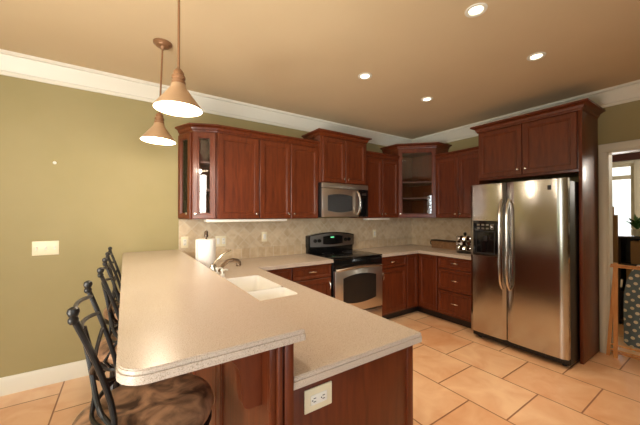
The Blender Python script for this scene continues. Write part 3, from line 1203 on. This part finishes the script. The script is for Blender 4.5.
# ------------------------------------------------------------------ wall plates
def plate(label, loc, rz, w, h, kinds, horizontal=False, name='outlet_plate', cat='outlet', m=None):
    r = thing(name, label, cat, loc, rz, 'wall plates')
    MB().box(-w / 2, w / 2, -.006, 0, -h / 2, h / 2, .003).done('cover', m or M_cream, r)
    n = len(kinds)
    for i, k in enumerate(kinds):
        cx = (i - (n - 1) / 2) * w / n if n > 1 else 0
        if k == 'toggle':
            o = MB().box(cx - .006, cx + .006, -.008, -.005, -.014, .014, .001).done('toggle_slot', M_white, r)
            MB().box(cx - .004, cx + .004, -.02, -.007, -.001, .010, .0015).done('toggle', M_white, o)
        elif k == 'rocker':
            MB().box(cx - .016, cx + .016, -.009, -.005, -.033, .033, .002).done('rocker', M_white, r)
        else:
            a, b = (.033, .0165) if horizontal else (.0165, .033)
            o = MB().box(cx - a, cx + a, -.009, -.005, -b, b, .003).done('socket_face', M_white, r)
            for s in (-1, 1):
                mm = MB()
                for t in (-.0055, .0055):
                    u, v = (s * .018, t) if horizontal else (t, s * .018)
                    du, dv_ = (.005, .0012) if horizontal else (.0012, .005)
                    mm.box(cx + u - du, cx + u + du, -.0096, -.0088, v - dv_, v + dv_)
                u, v = (s * .018 - .009, 0) if horizontal else (0, s * .018 - .009)
                mm.box(cx + u - .002, cx + u + .002, -.0096, -.0088, v - .002, v + .002)
                mm.done('socket_slots', M_blackm, o)
    return r


plate('cream triple switch plate on the olive wall beside the stools', (-4.671, 0, 1.143), 0, .168, .118, ['toggle'] * 3, name='switch_plate', cat='light switch')
plate('cream single outlet plate on the tile edge beside the olive wall', (-3.603, -.008, 1.137), 0, .07, .118, ['outlet'])
plate('cream double plate on the tile beside the paper towels', (-3.235, -.008, 1.131), 0, .118, .118, ['rocker', 'outlet'])
plate('cream single plate on the tile between paper towels and range', (-2.72, -.008, 1.158), 0, .07, .118, ['rocker'], name='switch_plate', cat='light switch')
plate('cream single outlet plate on the tile between range and corner', (-.89, -.008, 1.13), 0, .07, .118, ['outlet'])
plate('cream wide outlet plate on the peninsula end panel', (-3.572, PY - .0005, .802), 0, .112, .078, ['outlet'], horizontal=True)
o = MB().lathe([(.004, 0), (.004, -.008), (.011, -.010), (.013, -.015), (.009, -.02), (.003, -.021)], 14, axis='y').done('wall_hook', M_white, loc=(-4.617, 0, 1.863))
tag(o, 'tiny white round hook high on the olive wall', 'hook')

# ------------------------------------------------------------------ bar stools
def arc(a, b, bulge, n=10):
    a, b, g = Vector(a), Vector(b), Vector(bulge)
    return [a.lerp(b, i / n) + g * (4 * (i / n) * (1 - i / n)) for i in range(n + 1)]


def bar_stool(label, loc, rz):
    """faces +x; origin on the floor under the seat centre"""
    r = thing('bar_stool', label, 'bar stool', loc, rz, 'iron bar stools along the bar')
    MB().lathe([(.01, .69), (.19, .69), (.212, .703), (.218, .725), (.212, .748), (.185, .764), (.12, .772), (.004, .774)], 40).done('seat', M_leather, r, smooth=1.2)
    m = MB()
    ring = [(.20 * cos(2 * pi * i / 32), .20 * sin(2 * pi * i / 32), .672) for i in range(32)]
    m.tube(ring, .012, 8, closed=True)
    m.lathe([(.11, .64), (.11, .66), (.03, .664), (.03, .688)], 24)
    m.done('seat_ring', M_iron, r)
    for sx in (-1, 1):
        for sy in (-1, 1):
            MB().tube([(sx * .10, sy * .10, .665), (sx * .135, sy * .135, .60), (sx * .155, sy * .155, .4), (sx * .175, sy * .175, .15), (sx * .205, sy * .205, .012), (sx * .215, sy * .215, .0)],
                      .0125, 8).done('leg', M_iron, r)
    fr = [(.225 * cos(2 * pi * i / 36), .225 * sin(2 * pi * i / 36), .28) for i in range(36)]
    MB().tube(fr, .010, 8, closed=True).done('foot_ring', M_iron, r)

    # back: everything lies on a surface x = bx(z), bowed backwards a little across its width
    def bx(z, y):
        t = (z - .69) / .475
        return -.093 - .005 * t - .15 * max(0, t - .3) ** 1.3 - (.014 + .062 * (1 - t)) * (1 - min(1.0, (y / .165) ** 2))

    def P(y, z):
        return (bx(z, y), y, z)
    hw = lambda z: .187 - .022 * sin(pi * max(0, min(1, (z - .69) / .46)))
    for s in (-1, 1):
        pts = [(-.10, s * .165, .672)] + [P(s * hw(z), z) for z in [.70 + .0445 * i for i in range(11)]]
        o = MB().tube(pts, .0082, 10).done('back_post', M_iron, r)
        q = pts[-1]
        MB().lathe([(.008, -.014), (.012, -.008), (.012, .0), (.0085, .005), (.0115, .009), (.0145, .018), (.012, .027), (.004, .032)], 16, q).done('finial', M_iron, o)
    for z in (1.118, 1.055):
        pts = [P(-hw(z) + 2 * hw(z) * i / 12, z + .018 * sin(pi * i / 12)) for i in range(13)]
        MB().tube(pts, .0068, 8).done('back_rail', M_iron, r)
    z = .80
    MB().tube([P(-hw(z) + 2 * hw(z) * i / 12, z - .02 * sin(pi * i / 12)) for i in range(13)], .0068, 8).done('back_rail', M_iron, r)
    # lattice: crossing bars, two outward arcs and a centre bar
    m = MB()
    for s in (-1, 1):
        m.tube([P(s * (.02 + .145 * (1 - math.sqrt(max(0, 1 - (1 - t) ** 2)))), 0.80 + .258 * t) for t in [i / 10 for i in range(11)]], .0075, 8)
        m.tube([P(s * (.155 - .275 * t), 1.0 - .18 * t) for t in [i / 8 for i in range(9)]], .0065, 8)
    m.tube([P(.0, .785 + .28 * i / 6) for i in range(7)], .006, 8)
    m.done('back_lattice', M_iron, r)
    for s in (-1, 1):
        MB().tube([(-.14, s * .14, .672), (-.17, s * .15, .72), P(s * .13, .80)], .007, 8).done('back_brace', M_iron, r)
    return r


s1 = bar_stool('iron bar stool with mottled brown seat, closest to the bar end', (-4.05, -2.112, 0), 0)
s2 = dup(s1, 'middle iron bar stool of the three along the bar', location=(-4.03, -1.425, 0))
s3 = dup(s1, 'iron bar stool closest to the olive wall', location=(-4.03, -.735, 0))

# ------------------------------------------------------------------ things on the corner worktop
r = thing('tray_basket', 'brown woven tray with a dark rim and curled iron handles against the tile', 'basket', (-.10, -.70, .915))
m = MB()
ln, wd = .21, .06
rr = lambda i, z: [(p[0], p[1], z) for p in round_poly([(-wd + i, -ln + i, .02), (wd - i, -ln + i, .02), (wd - i, ln - i, .02), (-wd + i, ln - i, .02)], 4)]
m.loft([rr(.008, 0), rr(0, .11), rr(.008, .11), rr(.014, .012)], True, True)
m.done('basket_body', M_wicker, r)
m = MB()
m.tube([(x, y, .113) for x, y, z in rr(.003, 0)], .0085, 8, closed=True)
m.done('rim', M_darkrim, r)
for s in (-1, 1):
    sc = [(0, s * (ln + .006 + .036 * sin(t)), .072 + .036 * cos(t)) for t in [i * 1.6 * pi / 14 for i in range(15)]]
    MB().tube(sc, .007, 8).done('handle', M_iron, r)

r = thing('jar_carousel', 'cluster of shiny silver-capped jars on a dark round stand beside the refrigerator', 'jar rack', (-.34, -1.15, .915))
r.scale = (1.2, 1.2, 1.15)
MB().lathe([(.085, 0), (.088, .006), (.084, .014), (.02, .018)], 28).done('base', M_iron, r)
MB().lathe([(.007, .016), (.007, .20), (.014, .205), (.018, .22), (.012, .235), (.004, .24)], 14).done('post', M_iron, r)
for tier in range(3):
    n = 7
    for i in range(n):
        a = 2 * pi * (i + .5 * tier) / n
        z = .046 + .057 * tier
        M = Matrix.Translation((0, 0, z)) @ Matrix.Rotation(a, 4, 'Z')
        j = MB().lathe([(.012, .026), (.022, .03), (.023, .062), (.021, .068)], 16, axis='x').done('jar', M_amber, r, loc=(0, 0, z), rot=(0, radians(-8), a))
        MB().lathe([(.0235, .066), (.0245, .07), (.0245, .084), (.02, .09), (.004, .092)], 16, axis='x').done('lid', M_chrome, j)

# ------------------------------------------------------------------ things in the doorway
r = thing('drying_rack', 'folded honey-coloured wooden drying rack standing in the doorway', 'drying rack', (-.058, -2.53, 0))
Lr = .72


def post(name, x, y0, y1, z0, z1, w=.013):
    M = None
    m = MB()
    m.loft([[(x - w / 2, y0 - w, z0), (x + w / 2, y0 - w, z0), (x + w / 2, y0 + w, z0), (x - w / 2, y0 + w, z0)],
            [(x - w / 2, y1 - w, z1), (x + w / 2, y1 - w, z1), (x + w / 2, y1 + w, z1), (x - w / 2, y1 + w, z1)]])
    return m.done(name, M_pine, r)


post('leg', 0, 0, -.004, 0, .945, .016)
post('leg', 0, -Lr, -Lr + .004, 0, .945, .016)
post('leg', .022, .06, 0, .0, .93)
post('leg', .022, -Lr - .02, -Lr + .008, .015, .93)
for x, z in ((0.0, .905), (0, .075), (.022, .92), (.022, .045), (.022, .12)):
    MB().tube([(x, .035, z), (x, -Lr - .02, z)], .0085, 10).done('rod', M_pine, r)

r = thing('ironing_board', 'ironing board in a blue-grey cover with cream dots behind the wooden rack', 'ironing board', (.25, -2.72, 0), 0)
P = []
hw_, zt, z0 = .185, .95, .06
for i in range(25):
    a = pi * i / 24
    P.append((hw_ * cos(a), zt - .50 + .50 * sin(a) ** .8))
P += [(-hw_, z0 + .03), (-hw_ + .03, z0), (hw_ - .03, z0), (hw_, z0 + .03)]
MB().prism(P, -.012, .012, f=lambda a, b, c: (c, a, b)).done('board', M_dots, r, smooth=.5)
for s in (-1, 1):
    m = MB().tube([(.03, s * .12, .0), (.035, s * .12, .55), (.035, 0, .80)], .011, 8)
    m.done('leg', M_white, r)
m = MB().tube([(-.02, .20, .66), (-.02, .195, .74)], .008, 8)
m.done('catch_lever', M_white, r)

# ------------------------------------------------------------------ things in the adjoining room
r = thing('bookcase', 'dark wooden bookcase in the room beyond the doorway', 'bookcase', (1.25, -2.30, 0))
m = MB()
m.box(0, .30, -.03, 0, 0, 1.144)
m.box(0, .30, -.95, -.92, 0, 1.144)
m.box(.28, .30, -.92, -.03, 0, 1.144)
m.done('carcass', M_darkfurn, r)
for z in (.04, .40, .77, 1.12):
    MB().box(0.002, .28, -.92, -.03, z, z + .025).done('shelf', M_darkfurn, r)
o = MB().box(-.13, .13, -.20, .20, 0, .29, .003).done('cardboard_box', M_card, loc=(1.39, -2.62, .796))
tag(o, 'brown cardboard box on a shelf of the dark bookcase', 'box')
o = MB().box(-.13, .13, -.20, .20, 0, .30, .003).done('cardboard_box', M_card, loc=(1.39, -2.58, .426))
tag(o, 'brown cardboard box on the shelf lower down the dark bookcase', 'box')
for i, (y, h) in enumerate(((-2.235, 1.53), (-2.27, 1.42))):
    o = MB().box(0, .05, -.033 / 2, .033 / 2, 0, h, .003).done('wooden_plank', M_card, loc=(1.20, y - .03, 0))
    o.location.x = 1.17
    tag(o, ('taller tan upright plank in the room beyond the doorway', 'shorter tan upright plank in the room beyond the doorway')[i], 'plank', 'upright planks')


def plant(label, loc, n, sc):
    r = thing('potted_plant', label, 'plant', loc, 0, 'plants in front of the bright window')
    MB().lathe([(.05 * sc, 0), (.075 * sc, .12 * sc), (.08 * sc, .13 * sc), (.07 * sc, .13 * sc), (.06 * sc, .11 * sc)], 18).done('pot', M_white, r)
    m = MB()
    for i in range(n):
        a = 2.4 * i
        l = (.12 + .10 * random.random()) * sc
        up = .10 + .22 * random.random()
        b = Vector((0, 0, .11 * sc))
        t = b + Vector((cos(a) * l, sin(a) * l, up * sc))
        mid = (b + t) / 2 + Vector((0, 0, .05 * sc))
        side = Vector((-sin(a), cos(a), 0)) * .028 * sc
        vs = [m.bm.verts.new(p) for p in (b, mid + side, t, mid - side, mid + Vector((0, 0, .008)))]
        for q in ((0, 1, 4), (1, 2, 4), (2, 3, 4), (3, 0, 4)):
            m.face([vs[k] for k in q])
    m.done('foliage', M_leaf, r)
    return r


plant('leafy potted plant on the dark bookcase end by the cardboard boxes', (1.40, -2.46, 1.147), 26, .7)
plant('leafy potted plant farther along the bookcase top', (1.40, -2.85, 1.147), 22, 1.2)
r = thing('tall_cupboard', 'tall dark cupboard behind the plants in the room beyond the doorway', 'cupboard', (1.75, -2.44, 0))
MB().box(0, .4, -.8, 0, 0, 1.85, .004).done('body', M_darkfurn, r)
for k in range(2):
    door_part('door', r, 0, 0, .39, 1.7, 0, loc=(-.001, -.008 - .395 * k, .1), rot=(0, 0, RX90), m=M_darkfurn)
o = MB().box(0, .10, -1.1, 0, 0, .13, .01).done('curtain_valance', M_valance, loc=(3.86, -1.15, 2.47))
tag(o, 'dark maroon valance band above the window beyond the doorway', 'valance')
